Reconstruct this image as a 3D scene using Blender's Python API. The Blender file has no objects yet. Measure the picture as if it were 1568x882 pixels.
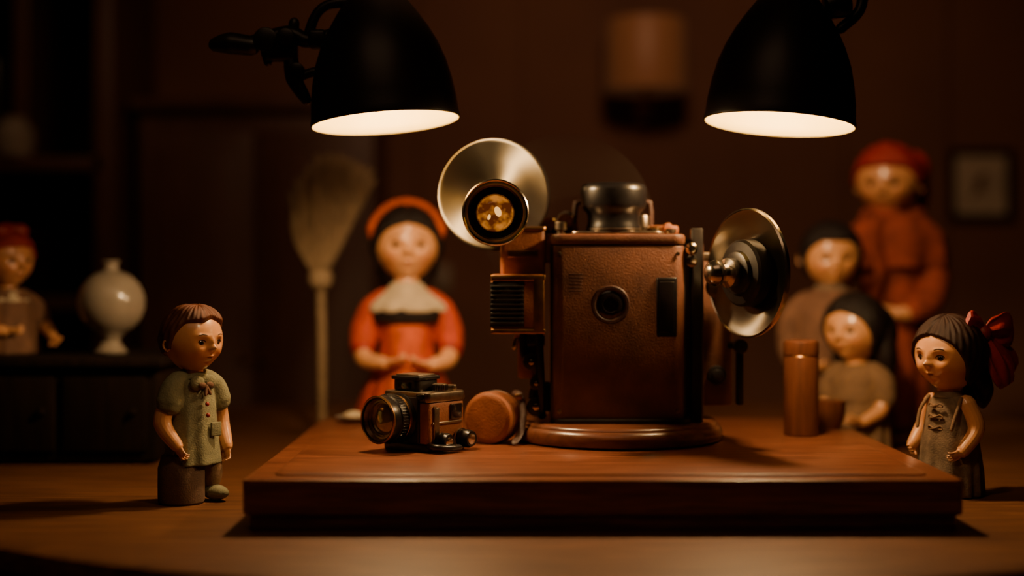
import bpy, bmesh, math
import numpy as np
from mathutils import Vector, Matrix, Euler
R = math.radians
rng = np.random.default_rng(4)

# ---------------------------------------------------------------- materials
def lin(c): return tuple(c[:3]) + (1.0,)
def base_mat(name):
    m = bpy.data.materials.new(name); m.use_nodes = True
    nt = m.node_tree; b = nt.nodes['Principled BSDF']
    return m, nt, b
def mat(name, col, rough=.5, metal=0.0, var=.2, scale=25, bump=0.0, bscale=120, coat=0.0, stretch=(1,1,1), spec=.5, attr=None):
    m, nt, b = base_mat(name); N = nt.nodes.new; L = nt.links.new
    tc = N('ShaderNodeTexCoord'); mp = N('ShaderNodeMapping'); mp.inputs['Scale'].default_value = stretch
    L(tc.outputs['Object'], mp.inputs['Vector'])
    no = N('ShaderNodeTexNoise'); no.inputs['Scale'].default_value = scale; no.inputs['Detail'].default_value = 6
    L(mp.outputs[0], no.inputs['Vector'])
    r = N('ShaderNodeValToRGB')
    r.color_ramp.elements[0].position = .3; r.color_ramp.elements[1].position = .7
    if attr:
        at = N('ShaderNodeAttribute'); at.attribute_name = attr
        r.color_ramp.elements[0].color = (1-var,)*3+(1,); r.color_ramp.elements[1].color = (1,1,1,1)
        mx = N('ShaderNodeMix'); mx.data_type = 'RGBA'; mx.blend_type = 'MULTIPLY'; mx.inputs['Factor'].default_value = 1
        L(at.outputs['Color'], mx.inputs['A']); L(r.outputs[0], mx.inputs['B']); L(mx.outputs['Result'], b.inputs['Base Color'])
    else:
        r.color_ramp.elements[0].color = lin([c*(1-var) for c in col]); r.color_ramp.elements[1].color = lin([min(1, c*(1+var)) for c in col])
        L(r.outputs[0], b.inputs['Base Color'])
    L(no.outputs['Fac'], r.inputs['Fac'])
    b.inputs['Roughness'].default_value = rough; b.inputs['Metallic'].default_value = metal
    b.inputs['Coat Weight'].default_value = coat; b.inputs['Coat Roughness'].default_value = .15; b.inputs['Specular IOR Level'].default_value = spec
    if bump:
        n2 = N('ShaderNodeTexNoise'); n2.inputs['Scale'].default_value = bscale; n2.inputs['Detail'].default_value = 4
        L(mp.outputs[0], n2.inputs['Vector'])
        bp = N('ShaderNodeBump'); bp.inputs['Strength'].default_value = bump; bp.inputs['Distance'].default_value = .002
        L(n2.outputs['Fac'], bp.inputs['Height']); L(bp.outputs[0], b.inputs['Normal'])
    return m
def wood(name, c1, c2, rough=.35, stretch=(1.2,14,14), scale=6, coat=.1, spec=.5):
    m, nt, b = base_mat(name); N = nt.nodes.new; L = nt.links.new
    tc = N('ShaderNodeTexCoord'); mp = N('ShaderNodeMapping'); mp.inputs['Scale'].default_value = stretch
    L(tc.outputs['Object'], mp.inputs['Vector'])
    no = N('ShaderNodeTexNoise'); no.inputs['Scale'].default_value = scale; no.inputs['Detail'].default_value = 8; no.inputs['Distortion'].default_value = .6
    L(mp.outputs[0], no.inputs['Vector'])
    r = N('ShaderNodeValToRGB'); r.color_ramp.elements[0].position = .35; r.color_ramp.elements[1].position = .68
    r.color_ramp.elements[0].color = lin(c1); r.color_ramp.elements[1].color = lin(c2)
    L(no.outputs['Fac'], r.inputs['Fac']); L(r.outputs[0], b.inputs['Base Color'])
    bp = N('ShaderNodeBump'); bp.inputs['Strength'].default_value = .12; bp.inputs['Distance'].default_value = .001
    L(no.outputs['Fac'], bp.inputs['Height']); L(bp.outputs[0], b.inputs['Normal'])
    b.inputs['Roughness'].default_value = rough; b.inputs['Coat Weight'].default_value = coat; b.inputs['Coat Roughness'].default_value = .25
    b.inputs['Specular IOR Level'].default_value = spec
    return m
def emis(name, col, st):
    m, nt, b = base_mat(name)
    b.inputs['Base Color'].default_value = lin(col); b.inputs['Emission Color'].default_value = lin(col); b.inputs['Emission Strength'].default_value = st
    return m
def brushed(name, col, rough=.32):
    m, nt, b = base_mat(name); N = nt.nodes.new; L = nt.links.new
    b.inputs['Base Color'].default_value = lin(col); b.inputs['Metallic'].default_value = 1; b.inputs['Roughness'].default_value = rough
    b.inputs['Anisotropic'].default_value = .85
    t = N('ShaderNodeTangent'); t.direction_type = 'RADIAL'; t.axis = 'Z'
    L(t.outputs[0], b.inputs['Tangent'])
    return m

M_skin = mat('painted_skin', (1,1,1), .34, var=.06, scale=30, attr='paint', coat=.5)
M_skinp = mat('skin_clay', (.74,.35,.15), .34, var=.06, scale=40, coat=.5)
M_eye = mat('eye_paint', (1,1,1), .12, var=.0, attr='paint', coat=.6)
M_brow = mat('brow_paint', (.03,.015,.008), .6)
M_hair_br = mat('hair_brown', (.12,.036,.014), .46, var=.4, scale=60, bump=.4, bscale=90, stretch=(3,3,.6), spec=.35)
M_hair_dk = mat('hair_dark_brown', (.028,.010,.006), .48, var=.4, scale=60, bump=.4, bscale=90, stretch=(3,3,.6), spec=.25)
M_hair_bk = mat('hair_black', (.014,.009,.008), .45, var=.4, scale=60, bump=.4, bscale=90, stretch=(3,3,.6), spec=.3)
M_olive = mat('cloth_olive', (.21,.20,.11), .85, var=.2, scale=60, bump=.5, bscale=400)
M_khaki = mat('cloth_khaki', (.21,.12,.06), .85, var=.2, scale=50, bump=.35, bscale=400)
M_khakid = mat('cloth_dark_khaki', (.12,.066,.038), .85, var=.2, scale=50, bump=.35, bscale=400)
M_red = mat('cloth_red', (.42,.045,.010), .8, var=.25, scale=35, bump=.4, bscale=300)
M_rust = mat('cloth_rust', (.27,.042,.013), .85, var=.35, scale=30, bump=.4, bscale=300)
M_orange = mat('cloth_orange', (.50,.078,.012), .8, var=.25, scale=30, bump=.4, bscale=300)
M_darkred = mat('cloth_dark_red', (.30,.014,.008), .5, var=.35, scale=30, bump=.4, bscale=200)
M_beige = mat('cloth_beige', (.16,.105,.062), .85, var=.35, scale=70, bump=.5, bscale=400)
M_brown = mat('cloth_brown', (.15,.07,.036), .85, var=.25, scale=40, bump=.4, bscale=300)
M_cream = mat('cloth_cream', (.48,.38,.25), .8, var=.15, scale=40, bump=.3, bscale=300)
M_black = mat('black_metal', (.014,.011,.010), .36, var=.3, scale=40, bump=.05)
M_blackp = mat('black_plastic', (.010,.008,.008), .32, var=.3, scale=80, spec=.4)
M_shade = mat('shade_enamel', (.020,.013,.010), .40, var=.2, scale=20, bump=.05, bscale=300)
M_chrome = mat('chrome', (.68,.60,.48), .20, 1.0, var=.1, scale=50)
M_steel = mat('worn_steel', (.34,.27,.20), .33, 1.0, var=.25, scale=80, bump=.1)
M_lensring = mat('lens_ring_metal', (.16,.105,.055), .3, 1.0, var=.2, scale=80)
M_brass = mat('brass', (.44,.23,.09), .33, 1.0, var=.2, scale=60)
M_leather = mat('brown_leather', (.135,.048,.022), .46, var=.32, scale=22, bump=.5, bscale=380, coat=.1)
M_leather2 = mat('tan_leather', (.31,.100,.034), .48, var=.3, scale=30, bump=.45, bscale=350, coat=.08)
M_leatherd = mat('dark_leather', (.05,.019,.012), .5, var=.2, scale=25, bump=.35, bscale=350)
M_wood_t = wood('table_wood', (.10,.036,.014), (.20,.080,.030), .55, coat=.0, spec=.3)
M_wood_p = wood('mahogany', (.12,.032,.013), (.29,.093,.035), .36, coat=.2, stretch=(1.0,18,18), scale=8)
M_wood_b = wood('turned_walnut', (.12,.040,.02), (.20,.068,.032), .3, coat=.4)
M_wood_c = wood('red_cherry', (.11,.034,.014), (.18,.058,.023), .4, stretch=(14,14,2))
M_dkwood = wood('dark_wood', (.009,.005,.0035), (.017,.009,.006), .8, stretch=(12,12,1.2), coat=0, spec=.12)
M_cab = wood('wardrobe_wood', (.060,.022,.011), (.09,.034,.017), .5, stretch=(12,12,1.2))
M_wall = mat('brown_plaster', (.15,.062,.034), .8, var=.12, scale=3, bump=.2, bscale=60)
M_floor = wood('floor_boards', (.05,.025,.014), (.09,.045,.025), .5)
M_ceil = mat('ceiling_paint', (.10,.07,.05), .9, var=.08, scale=4)
M_straw = mat('straw', (.42,.30,.17), .8, var=.35, scale=60, bump=.6, bscale=140, stretch=(4,4,.3))
M_pole = mat('pole_wood', (.32,.22,.12), .6, var=.2, scale=40)
M_cer = mat('glazed_ceramic', (.31,.26,.20), .22, var=.15, scale=15, coat=.5)
M_paper = mat('print_paper', (.46,.37,.26), .8, var=.15, scale=12)
M_ink = mat('print_ink', (.12,.06,.03), .8)
M_inner = mat('lamp_reflector', (.24,.175,.040), .6, var=.03)
M_bulb = emis('bulb_glow', (1,.78,.42), 8)
M_shadecloth = emis('lampshade_cloth', (.32,.13,.05), .07)
M_disc = brushed('spun_aluminium', (.74,.66,.50))
M_discd = brushed('dark_spun_metal', (.24,.21,.17), .30)
M_glass_d = mat('coated_glass', (.015,.012,.012), .05, var=.2, coat=1.0)
M_lensg = mat('lens_coating', (.34,.28,.15), .10, .6, var=.3, scale=40, coat=1.0)
M_amber, nt, b = base_mat('amber_glass_glow')
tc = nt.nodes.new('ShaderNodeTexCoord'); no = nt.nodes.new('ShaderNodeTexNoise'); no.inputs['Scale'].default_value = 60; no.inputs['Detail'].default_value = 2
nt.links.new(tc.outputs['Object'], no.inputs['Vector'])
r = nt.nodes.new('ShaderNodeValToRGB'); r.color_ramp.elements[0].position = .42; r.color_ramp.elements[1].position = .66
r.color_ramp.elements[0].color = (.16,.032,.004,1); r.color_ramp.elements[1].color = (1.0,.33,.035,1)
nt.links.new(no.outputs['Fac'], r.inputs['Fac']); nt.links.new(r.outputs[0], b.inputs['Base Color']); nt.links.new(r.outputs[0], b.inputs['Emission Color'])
b.inputs['Emission Strength'].default_value = .6; b.inputs['Roughness'].default_value = .08; b.inputs['Coat Weight'].default_value = 1  # emission puts the warm amber reflection into the lens colour
M_lensglow = emis('amber_glow_spot', (1,.50,.13), 1.6)  # self-lit colour for the glow spots on the lens

m, nt, b = base_mat('clear_acetate')
nt.nodes.remove(b)
tr = nt.nodes.new('ShaderNodeBsdfTransparent'); tr.inputs[0].default_value = (.985,.98,.975,1)
gl = nt.nodes.new('ShaderNodeBsdfGlossy'); gl.inputs['Roughness'].default_value = .3; gl.inputs[0].default_value = (.8,.7,.55,1)
mx = nt.nodes.new('ShaderNodeMixShader'); mx.inputs[0].default_value = .035
nt.links.new(tr.outputs[0], mx.inputs[1]); nt.links.new(gl.outputs[0], mx.inputs[2])
nt.links.new(mx.outputs[0], nt.nodes['Material Output'].inputs[0]); M_acet = m

# ---------------------------------------------------------------- geometry
def J(*parts):
    V = []; F = []
    for v, f in parts:
        o = len(V); V += [tuple(p) for p in v]; F += [tuple(i+o for i in q) for q in f]
    return V, F
def T(g, M):
    return [tuple(M @ Vector(p)) for p in g[0]], g[1]
def TR(x, y, z, rx=0, ry=0, rz=0):
    return Matrix.Translation((x, y, z)) @ Euler((R(rx), R(ry), R(rz))).to_matrix().to_4x4()
def lathe(prof, seg=48):
    V = []; F = []; rings = []
    for r, z in prof:
        if r < 1e-6: V.append((0,0,z)); rings.append([len(V)-1])
        else:
            st = len(V)
            for i in range(seg):
                a = 2*math.pi*i/seg; V.append((r*math.cos(a), r*math.sin(a), z))
            rings.append(list(range(st, st+seg)))
    for A, B in zip(rings[:-1], rings[1:]):
        for i in range(seg):
            j = (i+1) % seg
            if len(A) == 1 and len(B) == 1: continue
            if len(A) == 1: F.append((A[0], B[j], B[i]))
            elif len(B) == 1: F.append((A[i], A[j], B[0]))
            else: F.append((A[i], A[j], B[j], B[i]))
    return V, F
def cyl(r, h, bev=.002, seg=40):
    return lathe([(0,0),(r-bev,0),(r-bev*.3,bev*.3),(r,bev),(r,h-bev),(r-bev*.3,h-bev*.3),(r-bev,h),(0,h)], seg)
def rbox(cx, cy, cz, sx, sy, sz, bev=.003, seg=3):
    bm = bmesh.new(); bmesh.ops.create_cube(bm, size=1)
    for v in bm.verts: v.co = Vector((v.co.x*sx, v.co.y*sy, v.co.z*sz))
    if bev > 0: bmesh.ops.bevel(bm, geom=bm.edges[:], offset=min(bev, .49*min(sx,sy,sz)), segments=seg, profile=.5, affect='EDGES')
    bm.verts.index_update()
    V = [(v.co.x+cx, v.co.y+cy, v.co.z+cz) for v in bm.verts]; F = [tuple(v.index for v in f.verts) for f in bm.faces]
    bm.free(); return V, F
def prism(sx, sy, sz, rad, bev=.004, seg=8):
    """box with rounded vertical corners, centred xy, z from 0"""
    def ring(ins, z):
        out = []
        for (qx, qy, a0) in ((1,1,0),(-1,1,90),(-1,-1,180),(1,-1,270)):
            for i in range(seg+1):
                a = R(a0+90*i/seg); rr = max(rad-ins, .0005)
                out.append((qx*(sx/2-rad)+rr*math.cos(a), qy*(sy/2-rad)+rr*math.sin(a), z))
        return out
    rs = [ring(bev,0), ring(bev*.3,bev*.3), ring(0,bev), ring(0,sz-bev), ring(bev*.3,sz-bev*.3), ring(bev,sz)]
    n = len(rs[0]); V = sum(rs, []); F = []
    for k in range(len(rs)-1):
        for i in range(n):
            j = (i+1) % n; F.append((k*n+i, k*n+j, (k+1)*n+j, (k+1)*n+i))
    F.append(tuple(reversed(range(n)))); F.append(tuple((len(rs)-1)*n+i for i in range(n)))
    return V, F
def catmull(P, n=6):
    P = [Vector(p) for p in P]; Q = [P[0]]+P+[P[-1]]; out = []
    for i in range(1, len(Q)-2):
        for k in range(n):
            t = k/n; a, b_, c, d = Q[i-1], Q[i], Q[i+1], Q[i+2]
            out.append(.5*((2*b_)+(-a+c)*t+(2*a-5*b_+4*c-d)*t*t+(-a+3*b_-3*c+d)*t**3))
    out.append(P[-1]); return out
def tube(P, rad, seg=14, n=6, flat=1.0, cap=True):
    pts = catmull(P, n); m = len(P)
    if not hasattr(rad, '__len__'): rad = [rad]*m
    rr = [float(v) for v in np.interp(np.linspace(0, m-1, len(pts)), np.linspace(0, m-1, len(rad)), rad)]
    if cap:
        d0 = (pts[0]-pts[1]).normalized(); d1 = (pts[-1]-pts[-2]).normalized()
        p0 = pts[0]; p1 = pts[-1]; r0 = rr[0]; r1 = rr[-1]
        pts = [p0+d0*r0*.95, p0+d0*r0*.6]+pts+[p1+d1*r1*.6, p1+d1*r1*.95]
        rr = [r0*.3, r0*.8]+rr+[r1*.8, r1*.3]
    V = []; F = []; N = len(pts)
    t = (pts[1]-pts[0]).normalized(); u = t.orthogonal().normalized()
    for i, p in enumerate(pts):
        tt = (pts[min(i+1, N-1)]-pts[max(i-1, 0)]).normalized()
        u = (u-tt*u.dot(tt)).normalized(); w = tt.cross(u)
        for k in range(seg):
            a = 2*math.pi*k/seg; V.append(tuple(p+(u*math.cos(a)+w*(math.sin(a)*flat))*rr[i]))
    for i in range(N-1):
        for k in range(seg):
            j = (k+1) % seg; F.append((i*seg+k, i*seg+j, (i+1)*seg+j, (i+1)*seg+k))
    F.append(tuple(reversed(range(seg)))); F.append(tuple((N-1)*seg+k for k in range(seg)))
    return V, F
def ell(c, r, nu=28, nv=18, rot=None):
    prof = [(math.sin(math.pi*i/nv), -math.cos(math.pi*i/nv)) for i in range(nv+1)]
    prof[0] = (0,-1); prof[-1] = (0,1)
    g = lathe(prof, nu)
    M = Matrix.Translation(c) @ (rot.to_4x4() if rot else Matrix()) @ Matrix.Diagonal((r[0], r[1], r[2], 1))
    return T(g, M)
def loft(rings, seg=72, fold=0, nf=14, ph=0.0, top=0.0):
    """rings: (z, rx, ry, yo, xo?)"""
    V = []; F = []; z0 = rings[0][0]; z1 = rings[-1][0]
    zz = np.linspace(0, len(rings)-1, (len(rings)-1)*5+1)
    cols = [np.interp(zz, range(len(rings)), [r[k] if len(r) > k else 0 for r in rings]) for k in range(5)]
    for i in range(len(zz)):
        z, rx, ry, yo, xo = [float(c[i]) for c in cols]
        f = fold*max(top, 1-(z-z0)/(z1-z0+1e-9)) if fold else 0
        for k in range(seg):
            a = 2*math.pi*k/seg; s = 1+f*math.sin(nf*a+ph+1.3*math.sin(3*a))
            V.append((xo+rx*s*math.cos(a), yo+ry*s*math.sin(a), z))
    n = len(zz)
    for i in range(n-1):
        for k in range(seg):
            j = (k+1) % seg; F.append((i*seg+k, i*seg+j, (i+1)*seg+j, (i+1)*seg+k))
    F.append(tuple(reversed(range(seg)))); F.append(tuple((n-1)*seg+k for k in range(seg)))
    return V, F

INV = {}
def empty(name, loc, rz=0):
    e = bpy.data.objects.new(name, None); e.empty_display_size = .05
    M = TR(*loc, 0, 0, rz); e.location = loc; e.rotation_euler = (0,0,R(rz))
    bpy.context.collection.objects.link(e); INV[e.name] = M.inverted(); return e
def add(name, g, ma, parent=None, M=None, local=False, smooth=True, sharp=35, voxel=0, sm=0, cols=None):
    me = bpy.data.meshes.new(name); me.from_pydata([tuple(float(c) for c in v) for v in g[0]], [], g[1]); me.update()
    bm = bmesh.new(); bm.from_mesh(me); bmesh.ops.recalc_face_normals(bm, faces=bm.faces[:]); bm.to_mesh(me); bm.free()
    if smooth:
        me.polygons.foreach_set('use_smooth', [True]*len(me.polygons))
        if sharp and not voxel: me.set_sharp_from_angle(angle=R(sharp))
    if cols is not None:
        at = me.color_attributes.new('paint', 'FLOAT_COLOR', 'POINT')
        at.data.foreach_set('color', np.asarray(cols, dtype=np.float32).ravel())
    me.materials.append(ma)
    o = bpy.data.objects.new(name, me); bpy.context.collection.objects.link(o)
    if M is not None: o.matrix_basis = M
    if parent is not None:
        o.parent = parent
        if not local: o.matrix_parent_inverse = INV[parent.name]
    if voxel:
        md = o.modifiers.new('r', 'REMESH'); md.mode = 'VOXEL'; md.voxel_size = voxel; md.use_smooth_shade = True
        if sm:
            s = o.modifiers.new('s', 'SMOOTH'); s.iterations = sm; s.factor = .5
    return o

# ---------------------------------------------------------------- dolls
def grid(nu, nv):
    V = [(0,0,-1)]
    for i in range(1, nv):
        th = math.pi*i/nv; z = -math.cos(th); s = math.sin(th)
        for k in range(nu):
            a = 2*math.pi*k/nu; V.append((s*math.cos(a), s*math.sin(a), z))
    V.append((0,0,1)); F = []
    for k in range(nu):
        F.append((0, 1+(k+1) % nu, 1+k))
        b0 = 1+(nv-2)*nu; F.append((b0+k, b0+(k+1) % nu, len(V)-1))
    for i in range(nv-2):
        for k in range(nu):
            j = (k+1) % nu; F.append((1+i*nu+k, 1+i*nu+j, 1+(i+1)*nu+j, 1+(i+1)*nu+k))
    return np.array(V), F
def G(x, x0, w): return np.exp(-((x-x0)/w)**2)
HX, HY = .89, .95
def headF(d, feat=True):
    x, y, z = d[:,0].copy(), d[:,1].copy(), d[:,2].copy()
    t = np.clip((-z-.05)/.95, 0, 1)
    X = x*HX*(1-.20*t**1.5); Y = y*HY; Z = np.where(z < 0, z*.97, z)
    Y = np.where(y > 0, Y*(1-.33*t), Y*(1-.10*t)*.95)
    ax = np.abs(X); f = np.clip(-y*1.6, 0, 1)
    if feat:
        b_ = .165*G(X,0,.082)*G(Z,-.22,.08) + .05*G(X,0,.07)*G(Z,-.07,.15) + .042*G(ax,.08,.05)*G(Z,-.245,.05)
        b_ += -.085*G(ax,.32,.16)*G(Z,-.06,.12) + .035*G(ax,.32,.18)*G(Z,.14,.07)
        b_ += .07*G(ax,.43,.2)*G(Z,-.38,.2)
        b_ += .055*G(X,0,.17)*G(Z,-.50,.11) + .038*G(X,0,.09)*G(Z,-.460,.028) + .042*G(X,0,.08)*G(Z,-.540,.032) - .042*G(X,0,.10)*G(Z,-.498,.015) - .035*G(X,0,.13)*G(Z,-.62,.05)
        b_ += .07*G(X,0,.17)*G(Z,-.79,.12)
        Y = Y - b_*f
    return np.stack([X, Y, Z], 1)
def sstep(x, a, b_):
    t = np.clip((x-a)/(b_-a), 0, 1); return t*t*(3-2*t)
def hair_geo(style, nu, nv):
    d, F = grid(nu, nv); p = headF(d, False); fy = -d[:,1]; z = d[:,2]; ax = np.abs(d[:,0])
    if style == 'boy':
        line = np.interp(fy, [-1,-.3,.05,.25,.5,.75,1], [-.5,-.45,-.28,.14,.46,.56,.50]) + .05*np.sin(d[:,0]*7+1)
        th = .09 + .07*G(fy,.6,.35)*G(z,.8,.4) + .03*np.sin(d[:,0]*6+z*5)*(fy > -.2)*sstep(z,.3,.7)
    elif style == 'part':
        line = np.interp(fy, [-1,-.2,.2,.45,.7,1], [-.8,-.75,-.55,-.05,.36,.62]) - .12*ax
        th = .10 - .05*G(d[:,0],0,.05)*(fy > -.2)
    elif style == 'bob':
        line = np.interp(fy, [-1,-.2,.2,.5,.75,1], [-.75,-.7,-.5,.15,.46,.48])
        th = .10 + 0*z
    elif style == 'turban':
        line = np.interp(fy, [-1,-.2,.2,.6,1], [-.40,-.30,-.08,.36,.46])
        th = .11 + .018*np.sin((z*1.0+d[:,0]*.55)*22) + .10*sstep(-fy, -.2, .8)
    phi = np.arctan2(d[:,0], d[:,1]+.25)
    if style in ('boy','part','bob'):
        th = th + .007*np.sin(phi*30+z*6) + .006*np.sin(phi*19-z*9)
    m_ = sstep(z-line, -.03, .07)
    off = -.07 + (th+.07)*m_
    return (p + d*off[:,None]), F
def hand(w, d, n, s, curl=35, mirror=1):
    w = Vector(w); d = Vector(d).normalized(); n = Vector(n); n = (n-d*n.dot(d)).normalized(); sd = d.cross(n).normalized()*mirror
    parts = []
    Rm = Matrix((d, sd, n)).transposed()
    parts.append(ell(w+d*.36*s, (.40*s, .30*s, .15*s), 20, 12, Rm))
    for i, (Ln, fan) in enumerate(zip((.40,.47,.43,.33), (-10,-3,4,12))):
        o = (-.225+.15*i)*s; p = w+d*.55*s+sd*o
        q = (d*math.cos(R(fan))+sd*math.sin(R(fan))).normalized(); pts = [p]; a = 0
        p2 = w+d*.66*s+sd*o*1.08; pts.append(p2)
        for k in range(3):
            a += R(curl*(.6+.25*k)); v = q*math.cos(a)+n*math.sin(a); p2 = p2+v*Ln*s*(.42,.33,.25)[k]; pts.append(p2)
        parts.append(tube(pts, [.066*s,.066*s,.062*s,.056*s,.045*s], 10, 3))
    b0 = w+d*.15*s-sd*.15*s
    parts.append(tube([b0, b0+(d*.6-sd*.75+n*.25)*.25*s, b0+(d*.95-sd*.75+n*.45)*.42*s, b0+(d*1.25-sd*.6+n*.6)*.5*s], [.09*s,.085*s,.07*s,.05*s], 10, 3))
    return parts
def doll(name, loc, heading, hz, hs, hyaw=0, hpitch=0, hroll=0, hair='boy', hairmat=None, cloth=None, clothmat=None, arms=(), hands_s=.03,
         skin=(.74,.35,.145), hi=False, extra=(), neck=None, hx=0, hy=0):
    e = empty(name, loc, heading)
    nu, nv = (240, 180) if hi else (132, 96)
    HM = TR(hx, hy, hz, hpitch, hroll, hyaw) @ Matrix.Scale(hs, 4)
    d, F = grid(nu, nv); p = headF(d)
    sk = np.array(skin); c = np.tile(sk, (len(p),1)); fr = (d[:,1] < 0)
    ax = np.abs(p[:,0])
    lip = (sstep(G(p[:,0],0,.115)*G(p[:,2],-.498,.06), .35, .7)*fr)[:,None]*.7
    bl = (G(ax,.45,.17)*G(p[:,2],-.34,.16)*fr)[:,None]*.35
    c = c*(1-bl)+np.array((.60,.14,.05))*bl; c = c*(1-lip)+np.array((.34,.06,.035))*lip
    cols = np.concatenate([c, np.ones((len(c),1))], 1)
    add('head', (p.tolist(), F), M_skin, e, HM, local=True, sharp=0, cols=cols)
    for sx in (-1, 1):
        dx = sx*.360; dd = np.array([[dx, -math.sqrt(1-dx*dx-.0036), -.06]]); q = headF(dd)[0].tolist()
        prof = [(math.sin(math.pi*i/24), -math.cos(math.pi*i/24)) for i in range(25)]; prof[0] = (0,-1); prof[-1] = (0,1)
        g = lathe(prof, 32); cc = []
        for v in g[0]:
            r_ = math.hypot(v[0]*1.0, v[1]*.72) if v[2] > 0 else 9
            cc.append((.008,.006,.005,1) if r_ < .42 else ((.055,.024,.012,1) if r_ < .76 else (.42,.31,.22,1)))
        A = TR(q[0], q[1]+.012, q[2], 0, 0, sx*20) @ TR(0,0,0,90,0,0) @ Matrix.Diagonal((.104,.084,.05,1))
        add('eye', T(g, A), M_eye, e, HM, local=True, cols=cc, sharp=0)
        L = [];Bq = []
        for a in range(10, 171, 20):
            xx = q[0]+.112*math.cos(R(a)); zz = q[2]+.083*math.sin(R(a))
            yy = q[1]-.026+ (xx-q[0])*sx*.36; L.append((xx, yy, zz))
        add('eyelash', tube(L, [.008,.013,.016,.018,.018,.018,.016,.013,.008], 8, 4), M_brow, e, HM, local=True)
        for t in (-1,-.6,-.2,.2,.6,1):
            xx = (.33+.13*t)*sx; zz = .16+.03*(1-t*t); r2 = max(0, 1-(xx/HX)**2-zz*zz); Bq.append((xx, -HY*.95*math.sqrt(r2)-.030, zz))
        add('eyebrow', tube(Bq, [.006,.012,.014,.014,.011,.006], 8, 3, flat=.7), M_brow, e, HM, local=True)
        if hair in ('boy','turban','bob'):
            ear = J(ell((sx*.89,.06,-.16), (.055,.11,.16), 20, 14), tube([(sx*.92,.0,-.04),(sx*.965,.08,.0),(sx*.975,.15,-.10),(sx*.96,.13,-.22),(sx*.91,.04,-.30)], [.03,.035,.035,.03,.03], 8, 4))
            add('ear', ear, M_skinp, e, HM, local=True)
    if hair:
        v, f = hair_geo(hair, nu, nv)
        add('hair' if hair in ('boy','part','bob') else 'headscarf', (v.tolist(), f), hairmat, e, HM, local=True, sharp=0)
    parts = []
    nb = neck if neck else (0,0,hz-hs*1.25)
    parts.append(tube([nb, (hx*.5+nb[0]*.5, hy*.5+nb[1]*.5+.0, hz-hs*.95), (hx, hy+hs*.08, hz-hs*.6)], [hs*.38, hs*.32, hs*.36], 18, 4))
    for ar in arms:
        parts.append(tube(ar['p'], ar['r'], 16, 6))
        if ar.get('hand', True):
            parts += hand(ar['p'][-1], ar['d'], ar['n'], hands_s, ar.get('curl', 35), ar.get('m', 1))
    add('skin_body', J(*parts), M_skinp, e, local=True, voxel=hands_s*.032, sm=2)
    if cloth:
        add('clothes', J(*cloth), clothmat, e, local=True, voxel=hs*.04, sm=3)
    for nm, g, ma, vx in extra:
        add(nm, g, ma, e, local=True, voxel=vx, sm=2 if vx else 0)
    return e, HM

# ================================================================= ROOM
YB = 4.8
def plane_box(name, x0,x1,y0,y1,z0,z1, ma):
    return add(name, rbox((x0+x1)/2,(y0+y1)/2,(z0+z1)/2,x1-x0,y1-y0,z1-z0,0), ma, smooth=False)
plane_box('floor', -2.6,2.6,-1.6,YB+.1,-.1,0, M_floor)
plane_box('ceiling', -2.6,2.6,-1.6,YB+.1,2.6,2.7, M_ceil)
plane_box('wall_back', -2.6,2.6,YB,YB+.1,0,2.6, M_wall)
plane_box('wall_left', -2.6,-2.5,-1.6,YB,0,2.6, M_wall)
plane_box('wall_right', 2.5,2.6,-1.6,YB,0,2.6, M_wall)
plane_box('wall_front', -2.5,2.5,-1.6,-1.5,0,2.6, M_wall)
plane_box('baseboard_back', -2.5,2.5,YB-.02,YB,0,.12, M_dkwood)
for i, x in enumerate((-.30, .05, .40, .75, 1.10, 1.45, 1.85)):
    add('trim_%d' % (i+1), rbox(x, YB-.008, 1.36, .035, .016, 2.46, .004), M_wall)

e = empty('wardrobe', (-.78, 4.55, 0))
add('carcass', rbox(-.78,4.56,.80,.72,.46,1.6,.006), M_cab, e)
for sx in (-1,1):
    add('door', rbox(-.78+sx*.175,4.322,.80,.33,.02,1.48,.004), M_cab, e)
    add('door_panel', rbox(-.78+sx*.175,4.308,.80,.24,.012,1.36,.005), M_cab, e)
    add('knob', T(lathe([(0,0),(.012,.0),(.015,.01),(.01,.02),(0,.022)],20), TR(-.78+sx*.03,4.312,.85,90)), M_brass, e)
add('cornice', rbox(-.78,4.545,1.62,.76,.50,.04,.01), M_cab, e)

e = empty('bookcase', (-1.5, 4.4, 0))
bx0, bx1 = -2.05, -1.20
add('side_panel', rbox(bx0,4.42,1.05,.04,.5,2.1,.004), M_dkwood, e)
add('side_panel', rbox(bx1,4.42,1.05,.06,.5,2.1,.004), M_cab, e)
add('divider', rbox(-1.45,4.42,1.75,.05,.46,.62,.004), M_cab, e)
for z in (.1,.6,1.02,1.43,2.08): add('shelf', rbox((bx0+bx1)/2,4.42,z,bx1-bx0,.5,.045,.004), M_cab, e)
add('back_panel', rbox((bx0+bx1)/2,4.66,1.05,bx1-bx0,.02,2.1,0), M_dkwood, e)
add('old_radio', rbox(-1.66,4.3,1.605,.30,.2,.30,.02), M_blackp, e)
add('white_jar', T(lathe([(0,0),(.05,0),(.062,.03),(.06,.08),(.04,.1),(.045,.115),(0,.12)],28), TR(-1.47,4.20,1.453)), M_cer, e)
add('dark_crate', rbox(-1.6,4.35,1.145,.4,.25,.2,.01), M_dkwood, e)

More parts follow.
